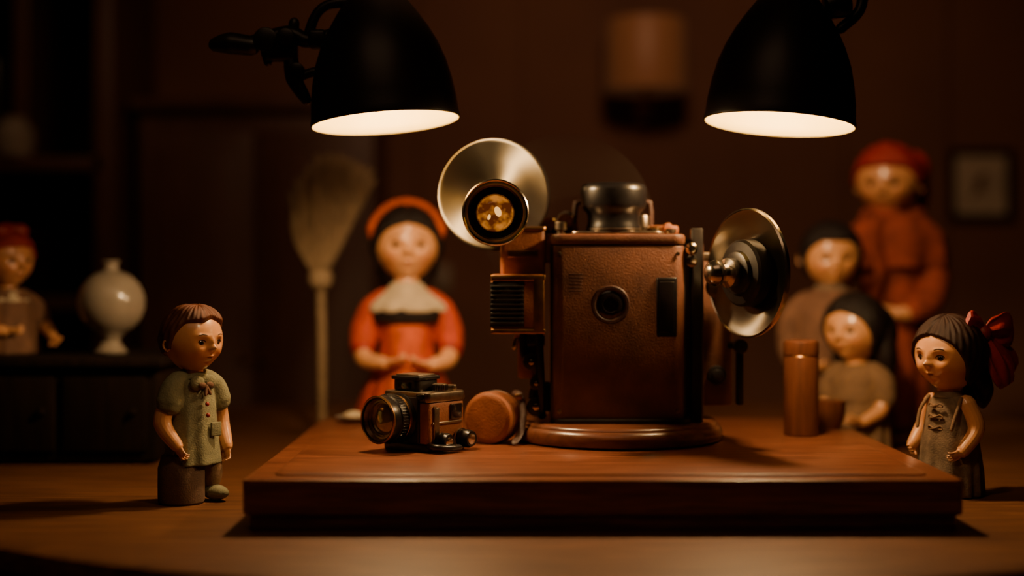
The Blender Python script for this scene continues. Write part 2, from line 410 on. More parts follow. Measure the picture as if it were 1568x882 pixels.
e = empty('wall_lamp', (.435, 4.62, 1.8))
add('lampshade', T(lathe([(.135,0),(.137,.004),(.128,.225),(.126,.23),(.124,.225),(.133,.004),(.135,0)],48), TR(.435,4.62,1.70)), M_shadecloth, e)
add('bracket', tube([(.435,4.79,1.66),(.435,4.70,1.64),(.435,4.62,1.68),(.435,4.62,1.80)], .008), M_brass, e)
add('wall_plate', T(cyl(.04,.015), TR(.435,4.80,1.66,90)), M_brass, e)
add('spider', J(tube([(.305,4.62,1.9),(.565,4.62,1.9)],.003), tube([(.435,4.62,1.78),(.435,4.62,1.9)],.006)), M_brass, e)

e = empty('picture_frame', (1.575, 4.785, 1.41))
fx, fz = 1.575, 1.408
add('frame', J(rbox(fx-.098,4.785,fz,.02,.03,.235,.004), rbox(fx+.098,4.785,fz,.02,.03,.235,.004), rbox(fx,4.785,fz+.11,.21,.03,.02,.004), rbox(fx,4.785,fz-.11,.21,.03,.02,.004)), M_dkwood, e)
add('mount', rbox(fx,4.792,fz,.185,.012,.21,0), M_paper, e, smooth=False)
add('print_bird', J(ell((fx,4.784,fz),(.016,.003,.028)), ell((fx+.012,4.784,fz+.028),(.01,.003,.01)), tube([(fx-.01,4.784,fz-.02),(fx-.03,4.784,fz-.045)],.004)), M_ink, e)
e = empty('light_switch', (-.233, 4.79, 1.095))
add('plate', rbox(-.233,4.792,1.095,.055,.014,.08,.004), M_cer, e)
add('rocker', rbox(-.233,4.782,1.095,.02,.012,.035,.003), M_cer, e)

# ================================================================= TABLE
e = empty('round_table', (.1, 2.865, 0))
TA, TB = 1.3, 1.25
def ellipse_slab(prof, seg=160):
    V = []; F = []
    for ins, z in prof:
        for k in range(seg):
            a = 2*math.pi*k/seg; V.append((.1+(TA-ins)*math.cos(a), 2.865+(TB-ins)*math.sin(a), z))
    n = len(prof)
    for i in range(n-1):
        for k in range(seg):
            j = (k+1) % seg; F.append((i*seg+k, i*seg+j, (i+1)*seg+j, (i+1)*seg+k))
    F.append(tuple(reversed(range(seg)))); F.append(tuple((n-1)*seg+k for k in range(seg)))
    return V, F
add('tabletop', ellipse_slab([(.03,.70),(.008,.705),(0,.72),(.002,.735),(.008,.745),(.02,.75)]), M_wood_t, e)
add('apron', ellipse_slab([(.14,.61),(.14,.70)]), M_wood_t, e)
add('pedestal', T(lathe([(0,0),(.42,0),(.43,.03),(.38,.06),(.18,.10),(.11,.2),(.14,.35),(.10,.5),(.2,.6),(.3,.612),(0,.612)]), TR(.1,2.865,0)), M_wood_t, e)

e = empty('wooden_platform', (.126, 2.39, .75))
add('slab', T(prism(1.0,.845,.050,.012,.004), TR(.126,2.3875,.772)), M_wood_p, e)
add('plinth', T(prism(.985,.83,.024,.010,.003), TR(.126,2.3875,.75)), M_wood_p, e)
add('top_panel', T(prism(.925,.77,.006,.02,.003), TR(.126,2.3875,.819)), M_wood_p, e)
ZP = .825

# ================================================================= PROJECTOR
e = empty('vintage_film_projector', (.18, 2.44, ZP))
BX, BY, BZ = .1756, 2.42, ZP
add('turntable_base', T(lathe([(0,0),(.168,0),(.176,.004),(.179,.012),(.178,.020),(.174,.026),(.170,.028),(.169,.031),(.165,.034),(.158,.035),(0,.035)],96), TR(.180,2.435,BZ)), M_wood_b, e)
add('plinth', T(prism(.235,.175,.010,.03,.003), TR(BX+.005,BY,BZ+.033)), M_black, e)
z0 = BZ+.040; z1 = 1.172
add('body', T(prism(.220,.16,z1-z0-.018,.020,.004), TR(BX,BY,z0)), M_leather, e)
add('body_lid', T(prism(.223,.163,.018,.021,.005), TR(BX,BY,z1-.0175)), M_leather, e)
add('corner_trim', J(T(prism(.006,.006,z1-z0-.02,.002,.0005), TR(BX-.1095,BY-.066,z0)), T(prism(.005,.005,z1-z0-.02,.002,.0005), TR(BX+.1095,BY-.062,z0))), M_black, e)
fy = BY-.08
def ringY(x,z,y,prof,ma,nm,seg=48):
    return add(nm, T(lathe(prof, seg), TR(x,y,z,90)), ma, e)
ringY(.162,1.056,fy+.002,[(.020,.0),(.031,.0),(.032,.003),(.030,.006),(.026,.006),(.024,.004),(.020,.002)],M_leatherd,'port_ring')
ringY(.162,1.056,fy+.001,[(0,.003),(.012,.003),(.013,.005),(.018,.005),(.024,.002),(.024,0)],M_glass_d,'port_glass')
add('window_slot', rbox(.2545,fy-.001,1.052,.034,.006,.098,.003), M_blackp, e)
add('window_slot_inner', rbox(.2545,fy-.0045,1.052,.024,.002,.084,.001), M_glass_d, e)
add('vent_grille', J(*[rbox(.105,fy-.0005,1.106-i*.0055,.022,.002,.002,.0006) for i in range(6)]), M_leatherd, e)
add('body_screws', J(*[T(lathe([(0,.0025),(.003,.002),(.0035,0)],14), TR(x,fy,z,90)) for x,z in ((.078,1.14),(.273,1.14),(.078,.88),(.273,.88))]), M_steel, e)
add('top_plate', T(prism(.16,.11,.006,.02,.002), TR(BX,BY,z1)), M_steel, e)
cp = [(0,0),(.044,0),(.046,.004),(.046,.012),(.044,.018),(.044,.030),(.046,.036),(.050,.040),(.054,.045),(.0555,.050),(.0560,.072),(.055,.079),(.051,.084),(.044,.086),(0,.087)]
add('top_cap', T(lathe(cp,72), TR(.172,2.41,z1+.002)), M_blackp, e)
add('cap_rim', T(lathe([(.0455,.0),(.0475,.001),(.0475,.003),(.0455,.004)],72), TR(.172,2.41,z1+.008)), M_steel, e)
def smallknob(x,y,z,r,h,ma,nm='knob'):
    add(nm, T(lathe([(0,0),(r*.7,0),(r*.7,h*.35),(r,h*.4),(r,h*.9),(r*.85,h),(0,h)],24), TR(x,y,z)), ma, e)
smallknob(.082,2.38,z1,.011,.022,M_steel); smallknob(.104,2.44,z1,.009,.034,M_brass); smallknob(.078,2.45,z1,.010,.030,M_steel)
smallknob(.245,2.44,z1,.012,.016,M_brass); smallknob(.268,2.40,z1,.009,.011,M_steel); smallknob(.240,2.38,z1,.007,.010,M_steel)
smallknob(.226,2.46,z1,.012,.036,M_steel)
add('film_sprockets', J(*[T(cyl(.013,.05,.003), TR(.060+.030*i,2.46,z1+.018+.006*i,90)) for i in range(2)], rbox(.075,2.44,z1+.012,.07,.02,.02,.004), T(cyl(.008,.03,.002), TR(.268,2.47,z1+.014,90)), rbox(.262,2.46,z1+.010,.05,.02,.016,.004)), M_leather2, e)
add('carry_handle', tube([(.11,2.47,z1),(.11,2.47,z1+.05),(.125,2.47,z1+.06),(.225,2.47,z1+.06),(.24,2.47,z1+.05),(.24,2.47,z1)], .005), M_leatherd, e)
add('side_housing', T(prism(.095,.11,.25,.02,.004), TR(.330,2.475,.882)), M_leather, e)
add('side_housing_lid', T(prism(.10,.115,.012,.02,.003), TR(.330,2.475,1.131)), M_steel, e)
add('side_cover', T(prism(.040,.10,.29,.010,.003), TR(.302,2.43,.868)), M_leatherd, e)
add('guide_rail', T(prism(.020,.022,.325,.004,.002), TR(.308,2.375,.858)), M_black, e)
add('guide_rail_arm', J(rbox(.300,2.40,1.16,.04,.03,.012,.003), rbox(.300,2.40,.90,.04,.03,.012,.003), rbox(.300,2.40,1.03,.04,.03,.02,.003)), M_black, e)
add('rail_knob', J(T(lathe([(0,0),(.009,0),(.010,.004),(.010,.014),(.006,.018),(0,.019)],24), TR(.297,2.362,1.148,90)), T(lathe([(0,0),(.009,0),(.010,.004),(.010,.012),(0,.016)],24), TR(.297,2.362,1.128,90))), M_chrome, e)
add('side_dial', J(T(cyl(.016,.012), TR(.348,2.421,.935,90)), T(cyl(.010,.018), TR(.348,2.421,.935,90))), M_black, e)
add('side_lever', J(rbox(.384,2.40,.94,.012,.02,.11,.004), T(cyl(.012,.02), TR(.384,2.40,.985,90)), tube([(.37,2.43,.985),(.384,2.40,.985)], .006)), M_black, e)
add('side_cyl', T(cyl(.020,.03,.004), TR(.345,2.40,1.085,90)), M_steel, e)
dx, dy, dz = .388, 2.30, 1.108
DM = Matrix.Translation((dx,dy,dz)) @ Euler((0,0,R(-62))).to_matrix().to_4x4() @ Euler((R(90),0,0)).to_matrix().to_4x4()
add('reflector_dish', lathe([(.018,-.004),(.04,-.003),(.07,.002),(.093,.009),(.099,.012),(.102,.013),(.103,.011),(.101,.008),(.094,.005),(.07,-.003),(.04,-.008),(.018,-.010)],96), M_discd, e, DM)
add('dish_rim', lathe([(.099,.010),(.1025,.0145),(.105,.012),(.1045,.006),(.1,.005)],96), M_chrome, e, DM)
add('dish_drum', lathe([(0,-.03),(.03,-.03),(.03,-.006),(.052,-.002),(.054,.002),(.054,.022),(.050,.026),(.036,.028),(.034,.034),(.028,.036),(0,.036)],64), M_black, e, DM)
add('dish_hub', lathe([(0,.034),(.020,.034),(.024,.04),(.024,.05),(.016,.054),(.014,.06),(.019,.066),(.021,.074),(.017,.083),(.009,.088),(0,.089)],48), M_chrome, e, DM)
add('dish_shaft', tube([(.40,2.33,1.10),(.395,2.38,1.09),(.36,2.44,1.08)], .013), M_black, e)
add('upper_block', T(prism(.075,.09,.075,.008,.003), TR(.018,2.415,1.105)), M_leather2, e)
add('upper_block_cap', J(T(prism(.08,.095,.008,.008,.003), TR(.018,2.415,1.178)), rbox(.018,2.368,1.14,.05,.004,.012,.001)), M_brass, e)
add('side_connector', rbox(.055,2.42,1.15,.03,.06,.05,.004), M_leather2, e)
add('film_gate', T(prism(.088,.11,.098,.006,.003), TR(.010,2.395,1.008)), M_leather2, e)
add('film_gate_bezel', J(rbox(.010,2.339,1.100,.090,.006,.010,.002), rbox(.010,2.339,1.012,.090,.006,.008,.002), rbox(.044,2.339,1.056,.018,.006,.09,.002)), M_brass, e)
add('gate_grille', J(rbox(-.008,2.3395,1.056,.056,.004,.074,.001), *[rbox(-.008,2.336,1.026+i*.0075,.054,.005,.0035,.001) for i in range(9)]), M_black, e)
add('gate_bracket', J(tube([(.02,2.40,1.01),(.022,2.39,.97),(.045,2.39,.94),(.035,2.385,.90),(.05,2.39,.87)], .008), tube([(.045,2.37,1.01),(.048,2.36,.95),(.05,2.37,.88)], .006),
    T(cyl(.014,.02), TR(.032,2.385,.96,90)), T(cyl(.011,.02), TR(.040,2.38,.925,90)), T(cyl(.016,.014), TR(.04,2.385,.885,90)), rbox(.04,2.39,.995,.03,.03,.02,.004), rbox(.05,2.40,.90,.03,.02,.05,.004)), M_black, e)
add('bracket_pins', J(T(cyl(.005,.006), TR(.032,2.365,.96,90)), T(cyl(.004,.006), TR(.040,2.36,.925,90)), T(cyl(.006,.006), TR(.04,2.371,.885,90)), tube([(.008,2.37,1.0),(.004,2.37,.985)],.005)), M_chrome, e)
add('bracket_cover', rbox(.030,2.405,.965,.040,.02,.07,.006), M_leather2, e)
LM = Matrix.Translation((-.0275,2.29,1.204)) @ Euler((R(90),0,R(2))).to_matrix().to_4x4() @ Matrix.Scale(1.05,4)
add('lens_barrel', lathe([(.034,-.10),(.036,-.04),(.040,-.035),(.040,-.02),(.046,-.015),(.047,.0),(.0465,.004),(.0505,.006),(.0505,.012),(.049,.014),(.0505,.018),(.0505,.036),(.049,.039),(.046,.039),(.0445,.037),(.043,.032)],96), M_blackp, e, LM)
add('lens_ring', lathe([(.0460,.0385),(.0485,.0405),(.0505,.0385),(.0508,.034),(.0502,.033)],96), M_chrome, e, LM)
add('lens_rings_inner', lathe([(.044,.036),(.042,.032),(.0425,.031),(.0395,.029),(.039,.026),(.0375,.026),(.037,.022),(.0345,.022),(.034,.019),(.0315,.019),(.031,.016),(.0290,.016),(.0285,.013),(.0275,.010)],96), M_lensring, e, LM)
add('lens_glass', lathe([(.0280,.009),(.024,.0135),(.016,.0170),(.008,.0185),(0,.019)],64), M_amber, e, LM)
add('lens_glow_spots', J(T(ell((0,0,0),(.005,.008,.0012),16,10), TR(.004,.002,.0186,0,0,20)), T(ell((0,0,0),(.0025,.005,.001),12,8), TR(-.009,-.006,.0178,0,0,-20))), M_lensglow, e, LM)  # glowing spots added on the glass, no bulb behind it
add('lens_mount', J(tube([(-.025,2.37,1.19),(.0,2.40,1.17)], .014), tube([(.01,2.38,1.18),(.01,2.385,1.215),(-.01,2.385,1.235)], .006)), M_black, e)
D2 = Matrix.Translation((-.0295,2.392,1.239)) @ Euler((R(90),0,R(-6))).to_matrix().to_4x4()
add('reel_disc', lathe([(.012,-.002),(.03,.0),(.06,.002),(.088,.007),(.092,.0085),(.0945,.008),(.0945,.006),(.088,.004),(.06,-.001),(.03,-.003),(.012,-.005)],128), M_disc, e, D2)
add('reel_axle', T(cyl(.012,.03), TR(0,0,-.02)), M_steel, e, D2)
D3 = Matrix.Translation((.095,2.475,1.20)) @ Euler((R(90),0,0)).to_matrix().to_4x4()
add('clear_reel', lathe([(.0,.0),(.150,.0),(.1505,.0005),(.150,.001),(0,.001)],128), M_acet, e, D3)
add('clear_reel_hub', T(cyl(.016,.012), TR(0,0,-.004)), M_steel, e, D3)

# ================================================================= STILL CAMERA
e = empty('vintage_camera', (-.1415, 2.30, ZP), -40)
def A(nm, g, ma, M=None): return add(nm, g, ma, e, M, local=True)
A('body', T(prism(.098,.086,.066,.008,.003), TR(0,0,.012)), M_leather2)
A('body_bottom', T(prism(.102,.090,.012,.008,.002), TR(0,0,0)), M_black)
A('top_plate', T(prism(.101,.089,.016,.008,.003), TR(0,0,.078)), M_steel)
A('viewfinder_hump', J(T(prism(.056,.05,.022,.008,.004), TR(-.010,-.01,.093)), T(prism(.062,.056,.006,.006,.002), TR(-.010,-.01,.112))), M_black)
A('hump_plate', T(prism(.05,.044,.003,.004,.001), TR(-.010,-.01,.1175)), M_steel)
A('viewfinder_window', rbox(-.010,-.0365,.103,.026,.004,.011,.001), M_glass_d)
A('rangefinder_window', J(rbox(.034,-.0455,.087,.016,.003,.009,.001)), M_glass_d)
A('dials', J(T(cyl(.012,.012), TR(.034,.0,.094)), T(cyl(.008,.009), TR(.036,.026,.094)), T(cyl(.009,.014), TR(-.035,.028,.094))), M_steel)
angs = [2*math.pi*i/24 for i in range(24)]
A('dial_ribs', J(*[rbox(.034+.0122*math.cos(a),.0122*math.sin(a),.1,.0014,.0014,.009,.0003) for a in angs]), M_black)
CL = TR(-.012,-.04,.052,90)
A('lens_mount_plate', T(prism(.082,.006,.072,.0025,.001), TR(-.010,-.044,.014)), M_black)
A('lens_barrel', lathe([(0,0),(.039,0),(.039,.008),(.035,.011),(.035,.018),(.038,.020),(.0385,.022),(.0385,.036),(.037,.038),(.0375,.040),(.0375,.052),(.0365,.055),(.034,.055),(.032,.050),(.030,.044)],72), M_blackp, CL)
A('lens_ring_chrome', J(lathe([(.0345,.0545),(.0362,.0562),(.038,.0545),(.0378,.052)],72), lathe([(.0350,.0115),(.0365,.013),(.0365,.016),(.035,.0175)],72)), M_brass, CL)
A('focus_ribs', J(*[T(rbox(0,.0387,.029,.0018,.0012,.012,.0003), Euler((0,0,2*math.pi*i/48)).to_matrix().to_4x4()) for i in range(48)]), M_black, CL)
A('lens_rings_inner', lathe([(.034,.054),(.031,.049),(.0305,.046),(.028,.046),(.027,.042),(.0255,.042),(.024,.037)],64), M_steel, CL)
A('lens_glass', lathe([(.0265,.040),(.022,.044),(.013,.047),(.006,.048),(0,.0485)],64), M_lensg, CL)
A('side_trim', J(rbox(.0500,.0,.045,.003,.07,.004,.001), rbox(.0500,-.026,.045,.004,.012,.05,.001)), M_steel)
A('side_window', J(rbox(.0505,.020,.062,.004,.026,.024,.001)), M_glass_d)
A('side_screws', J(*[T(cyl(.0028,.003,.0006,12), TR(.049,y,z,90,0,90)) for y,z in ((-.03,.07),(.034,.07),(.034,.02),(-.03,.02))]), M_steel)
def knobx(y,z,r,l): return T(lathe([(0,0),(r*.8,0),(r*.8,l*.3),(r,l*.35),(r,l*.8),(r*.85,l),(r*.6,l),(r*.5,l*.85),(0,l*.85)],28), TR(.046,y,z,90,0,90))
A('winding_knobs', J(knobx(-.018,.016,.0145,.026), knobx(.030,.018,.0145,.030)), M_blackp)
A('knob_caps', J(T(cyl(.009,.003), TR(.0695,-.018,.016,90,0,90)), T(cyl(.010,.003), TR(.073,.030,.018,90,0,90)), T(cyl(.016,.002,.0005), TR(.052,.030,.018,90,0,90))), M_chrome)
A('base_lever', tube([(.048,-.04,.010),(.07,-.045,.010),(.078,-.02,.008),(.076,.0,.007)], .005), M_black)
A('strap_lug', J(tube([(-.05,0,.08),(-.058,0,.084),(-.06,0,.076),(-.052,0,.072)], .0018)), M_chrome)

# round leather case
e = empty('leather_case', (-.022, 2.385, ZP))
CM = Matrix.Translation((-.020,2.398,ZP+.0430)) @ Euler((0,0,R(-24))).to_matrix().to_4x4() @ Euler((R(90),0,0)).to_matrix().to_4x4()
add('drum', T(lathe([(0,0),(.036,0),(.041,.003),(.0428,.009),(.0430,.046),(.0415,.052),(.037,.055),(.033,.0555),(0,.0555)],64), CM), M_leather2, e)
add('seam', T(J(lathe([(.0425,.014),(.0436,.015),(.0425,.016)],64), lathe([(.0425,.040),(.0436,.041),(.0425,.042)],64)), CM), M_leatherd, e)
add('strap', J(tube([(.004,2.392,ZP+.082),(.014,2.375,ZP+.078),(.019,2.360,ZP+.05),(.014,2.345,ZP+.02),(.004,2.325,ZP+.006)], .006, flat=.4)), M_leatherd, e)
add('buckle', rbox(.011,2.367,ZP+.077,.012,.004,.010,.002), M_brass, e)

e = empty('wooden_canister', (.505, 2.484, ZP))
add('tube', T(lathe([(0,0),(.028,0),(.030,.002),(.030,.138),(.029,.140),(0,.140)],56), TR(.505,2.484,ZP)), M_wood_c, e)
add('lid', T(lathe([(.029,.139),(.0305,.141),(.0305,.160),(.029,.164),(.026,.166),(0,.166)],56), TR(.505,2.484,ZP)), M_wood_c, e)
add('collar', T(lathe([(.0295,.1375),(.0302,.1385),(.0295,.1395)],56), TR(.505,2.484,ZP)), M_brass, e)
e = empty('wooden_bowl', (.568, 2.60, ZP))
add('bowl', T(lathe([(0,0),(.022,0),(.024,.004),(.029,.018),(.0315,.036),(.032,.050),(.030,.050),(.028,.035),(.024,.018),(.012,.009),(0,.008)],48), TR(.578,2.60,ZP)), M_wood_c, e)
e = empty('saucer', (-.30, 2.70, ZP))
add('dish', T(lathe([(0,0),(.018,0),(.02,.003),(.034,.010),(.036,.012),(.033,.0125),(.018,.006),(0,.005)],40), TR(-.30,2.70,ZP)), M_cer, e)
add('bun', ell((-.30,2.70,ZP+.012),(.02,.02,.010)), M_cream, e)

# ================================================================= DESK LAMPS
def lamp(x, y, z, tilt, back, clamp):
    e = empty('desk_lamp', (x, y, z))
    LM = Matrix.Translation((x,y,z)) @ Euler((R(back),R(tilt),0)).to_matrix().to_4x4() @ Matrix.Scale(1.03,4)
    outer = [(.1165,-.001),(.1185,.000),(.1188,.004),(.117,.012),(.1155,.035),(.111,.065),(.104,.095),(.094,.122),(.081,.148),(.066,.172),(.052,.192),(.043,.205),(.040,.215),(.040,.262),(.037,.268),(.0,.268)]
    inner = [(.1165,-.001),(.1150,.001),(.1135,.012),(.112,.035),(.107,.065),(.100,.093),(.090,.119),(.077,.144),(.062,.167),(.048,.185),(.03,.195),(0,.197)]
    add('shade', lathe(outer,96), M_shade, e, LM)
    add('reflector', lathe(inner,96), M_inner, e, LM)
    add('socket', lathe([(0,.196),(.02,.196),(.02,.12),(.017,.115),(0,.115)],32), M_cer, e, LM)
    add('bulb', lathe([(0,.045),(.012,.047),(.024,.056),(.029,.070),(.027,.085),(.019,.10),(.015,.118),(0,.12)],40), M_bulb, e, LM)
    add('socket_ribs', J(*[lathe([(.040,.222+i*.009),(.0425,.2235+i*.009),(.0425,.2265+i*.009),(.040,.228+i*.009)],48) for i in range(4)]), M_black, e, LM)
    top = LM @ Vector((0,0,.262))
    s = 1 if clamp > 0 else -1
    P0 = top; P1 = top+Vector((s*-.03,.02,.10)); P2 = Vector((x-s*.08, y+.10, z+.65)); P3 = Vector((x-s*.08, y+.10, 2.59))
    add('arm', tube([P0,P1,P2,P3], .010, 16, 8), M_black, e)
    add('ceiling_mount', T(cyl(.05,.03,.006), TR(x-s*.08,y+.10,2.57)), M_black, e)
    ld = bpy.data.lights.new('bulb_light','POINT'); ld.energy = 15.5; ld.color = (1,.64,.31); ld.shadow_soft_size = .022
    lo = bpy.data.objects.new('bulb_light', ld); bpy.context.collection.objects.link(lo); lo.parent = e; lo.matrix_parent_inverse = INV[e.name]
    lo.location = LM @ Vector((0,0,.022))
    return e, LM
cx, cy, cz = -.207, 2.33, 1.355
e, LM = lamp(cx, cy, cz, -5, -2.4, 1)
k = .00107
def q(px, py, dy=0): return (cx+(px-590)*k, cy+dy, cz+(187-py)*k)
add('clamp', J(
    tube([q(330,68),q(352,66),q(385,70)], [.012,.018,.016], 14), tube([q(380,68),q(440,52),q(470,62),q(505,55)], [.013,.014,.012,.012], 14),
    T(cyl(.020,.035,.004), TR(*q(408,62,.018),90)), T(cyl(.015,.05,.004), TR(*q(440,60,.022),90)), rbox(*q(430,75),.055,.028,.04,.006),
    tube([q(445,90),q(450,120),q(468,152)], [.012,.014,.009], 12), tube([q(470,60),q(482,25),q(500,8),q(530,2)], [.009,.008,.008,.01], 12),
    T(cyl(.012,.03,.003), TR(*q(455,108,.015),90)), tube([q(455,120),q(480,110),q(500,112)], .008, 12), rbox(*q(486,60),.03,.03,.03,.006), tube([q(410,95),q(405,80)], .007),
    tube([q(450,35),q(448,55)], .009))
    , M_black, e)
e, LM = lamp(.434, 2.31, 1.350, 5, -2.6, -1)
add('pivot_knob', T(cyl(.022,.04,.005), LM @ TR(.055,-.01,.19,0,75,0)), M_black, e)
add('yoke', tube([LM@Vector((.085,0,.16)), LM@Vector((.115,0,.20)), LM@Vector((.10,0,.27)), LM@Vector((.02,0,.30))], .009), M_black, e)

# ================================================================= SIDEBOARD, VASE, BROOM
e = empty('sideboard', (-.93, 2.83, .75))
add('cabinet', rbox(-.93,2.835,.845,.53,.36,.178,.004), M_dkwood, e)
add('top', rbox(-.93,2.83,.941,.56,.385,.018,.005), M_dkwood, e)
add('doors', J(*[rbox(-.93+dxx,2.652,.845,.155,.010,.14,.003) for dxx in (-.17,0,.17)]), M_dkwood, e)
add('knobs', J(*[T(lathe([(0,0),(.006,0),(.008,.006),(.005,.011),(0,.012)],16), TR(-.93+dxx+.055,2.648,.85,90)) for dxx in (-.17,0,.17)]), M_dkwood, e)
add('feet', J(*[rbox(-.93+a*.23,2.83+b_*.15,.754,.03,.03,.008,.002) for a in (-1,1) for b_ in (-1,1)]), M_dkwood, e)
e = empty('ceramic_vase', (-.79, 2.80, .95))
vp = [(0,0),(.030,0),(.033,.004),(.026,.012),(.018,.024),(.020,.032)]
for i in range(1, 19):
    a = -math.pi/2+.34+(math.pi-.34-.26)*i/18; vp.append((.0665*math.cos(a), .100+.0655*math.sin(a)))
vp += [(.0155,.166),(.014,.174),(.019,.182),(.016,.184),(.012,.176),(.012,.164),(0,.16)]
add('vase', T(lathe(vp,64), TR(-.79,2.80,.950)), M_cer, e)

BRY = 3.18
e = empty('straw_broom', (-.424, BRY, .75))
add('pole', tube([(-.424,BRY,.7505+.009),(-.425,BRY,.95),(-.428,BRY,1.095)], [.009,.0095,.010], 16), M_pole, e)
add('binding', T(lathe([(.012,0),(.019,.006),(.026,.014),(.025,.020),(.028,.028),(.026,.036),(.020,.044),(.012,.046)],32), TR(-.428,BRY,1.070)), M_straw, e)
bris = []
for i in range(420):
    u = float(rng.uniform(-1,1)); v = float(rng.uniform(-1,1))*math.sqrt(1-u*u*.7)
    topx = -.385+.078*u; L = .262 + float(rng.uniform(-.02,.010)) - .035*max(0,u) - (.20*max(0,-u-.55))
    out = .055*max(0,-u-.35)
    a0 = Vector((-.428+.013*u, BRY+.010*v, 1.105)); a1 = Vector((-.428+(topx+.428)*.42-out*.8+.012*u, BRY+.03*v, 1.105+L*.45)); a2 = Vector((topx+float(rng.uniform(-.006,.006))-out, BRY+.038*v+float(rng.uniform(-.004,.004)), 1.105+L))
    bris.append(tube([a0,a1,a2], [.0022,.0026,.0014], 5, 3, cap=False))
add('bristles', J(*bris), M_straw, e, sharp=0)

# ================================================================= DOLLS
# --- boy
c = []
c.append(loft([(.060,.046,.040,0),(.075,.044,.038,0),(.11,.041,.034,0),(.15,.038,.031,0),(.180,.035,.027,0),(.196,.026,.021,0),(.203,.014,.014,0)], fold=.05, nf=7))
c.append(tube([(-.024,0,.19),(-.040,-.003,.178),(-.047,-.004,.158)], [.018,.019,.0205], 18)); c.append(tube([(.024,0,.19),(.040,-.003,.178),(.047,-.004,.158)], [.018,.019,.0205], 18))
collar = J(*[T(loft([(0,.026,.024,0),(.004,.026,.024,0),(.010,.019,.018,0)],48), TR(0,-.003,.190,-12,0,0))], ell((-.012,-.027,.188),(.013,.006,.012)), ell((.012,-.027,.188),(.013,.006,.012)))
legs = T(lathe([(0,0),(.033,0),(.0355,.003),(.036,.010),(.036,.055),(.034,.062),(.030,.075),(0,.075)],40), TR(-.018,.004,.0005))
leg2 = J(tube([(.024,-.004,.075),(.030,-.006,.05),(.031,-.006,.034)], [.022,.019,.017], 24))
shoe = lambda sx: J(ell((sx*.031,-.018,.0135),(.016,.027,.012)), tube([(sx*.031,-.006,.016),(sx*.031,-.006,.04)],[.012,.011],16))
boy, HM = doll('boy_doll', (-.500,2.225,.75), 50, .2535, .0525, hyaw=4, hair='boy', hairmat=M_hair_br, cloth=c, clothmat=M_olive, hands_s=.026, hi=True,
   arms=[dict(p=[(-.045,-.004,.165),(-.055,.002,.128),(-.046,-.022,.094)], r=[.0135,.014,.0098], d=(.25,-.45,-.8), n=(1,0,0)),
         dict(p=[(.045,-.004,.165),(.056,.0,.125),(.052,-.020,.085)], r=[.0135,.013,.0095], d=(-.1,-.2,-.9), n=(-1,0,0), m=-1)],
   extra=[('collar', collar, M_olive, .0016), ('trouser_leg', legs, M_khakid, 0), ('trouser_leg', leg2, M_khaki, .002), ('shoes', shoe(1), M_olive, .0018),
     ('buttons', J(ell((0,-.035,.172),(.0035,.003,.0035)), ell((0,-.037,.155),(.0035,.003,.0035)), ell((0,-.039,.138),(.0035,.003,.0035))), M_darkred, 0),
     ('neck_bow', J(ell((-.007,-.034,.184),(.007,.004,.005)), ell((.007,-.034,.184),(.007,.004,.005)), tube([(0,-.035,.183),(-.004,-.038,.170)],.0025), tube([(0,-.035,.183),(.005,-.038,.171)],.0025)), M_brown, 0),
     ('pocket', rbox(.018,-.0355,.115,.020,.004,.022,.002), M_olive, 0)])

# --- girl with red bow (right, in front)
c = [loft([(.001,.054,.050,0),(.04,.053,.048,0),(.085,.047,.042,0),(.115,.042,.036,0),(.140,.039,.031,0),(.156,.031,.025,0),(.167,.017,.017,0)], fold=.06, nf=11)]
g1, HM = doll('girl_doll', (.708,2.30,.75), -56, .226, .0610, hyaw=0, hair='part', hairmat=M_hair_dk, cloth=c, clothmat=M_beige, hands_s=.026, hi=True,
   arms=[dict(p=[(-.033,0,.148),(-.048,-.004,.112),(-.050,-.03,.079)], r=[.0155,.0135,.010], d=(.3,-.8,-.3), n=(1,0,.2)),
         dict(p=[(.033,0,.148),(.050,.002,.110),(.046,-.026,.076)], r=[.0155,.0135,.010], d=(-.3,-.8,-.4), n=(-1,0,.2), m=-1)],
   extra=[('collar', T(lathe([(.019,0),(.025,.002),(.022,.011),(.017,.011)],36), TR(0,-.001,.156)), M_beige, 0),
     ('frog_buttons', J(*[J(ell((0,-.038+.002*i,.145-.018*i),(.004,.003,.004)), tube([(0,-.0375-.001*i,.145-.018*i),(-.010,-.0355-.001*i,.149-.018*i),(-.013,-.0345,.144-.018*i),(0,-.0375-.001*i,.145-.018*i),(.010,-.0355,.149-.018*i),(.013,-.0345,.144-.018*i),(0,-.0375-.001*i,.145-.018*i)],.0014,8,4)) for i in range(3)]), M_khaki, 0),
     ('strap', J(tube([(-.032,-.012,.158),(-.036,-.028,.137),(-.034,-.038,.11)],.003), tube([(.032,-.012,.158),(.036,-.028,.137),(.034,-.038,.11)],.003)), M_khaki, 0)])
back = J(ell((0,.050,.205),(.036,.026,.045),32,24), ell((0,.056,.172),(.028,.022,.034)), ell((.0,.044,.240),(.042,.024,.038)), tube([(-.03,.03,.20),(-.035,.04,.17),(-.025,.05,.145)],[.018,.016,.008]), tube([(.03,.03,.20),(.035,.04,.17),(.025,.05,.145)],[.018,.016,.008]))
add('hair_back', back, M_hair_dk, g1, local=True, voxel=.003, sm=4)
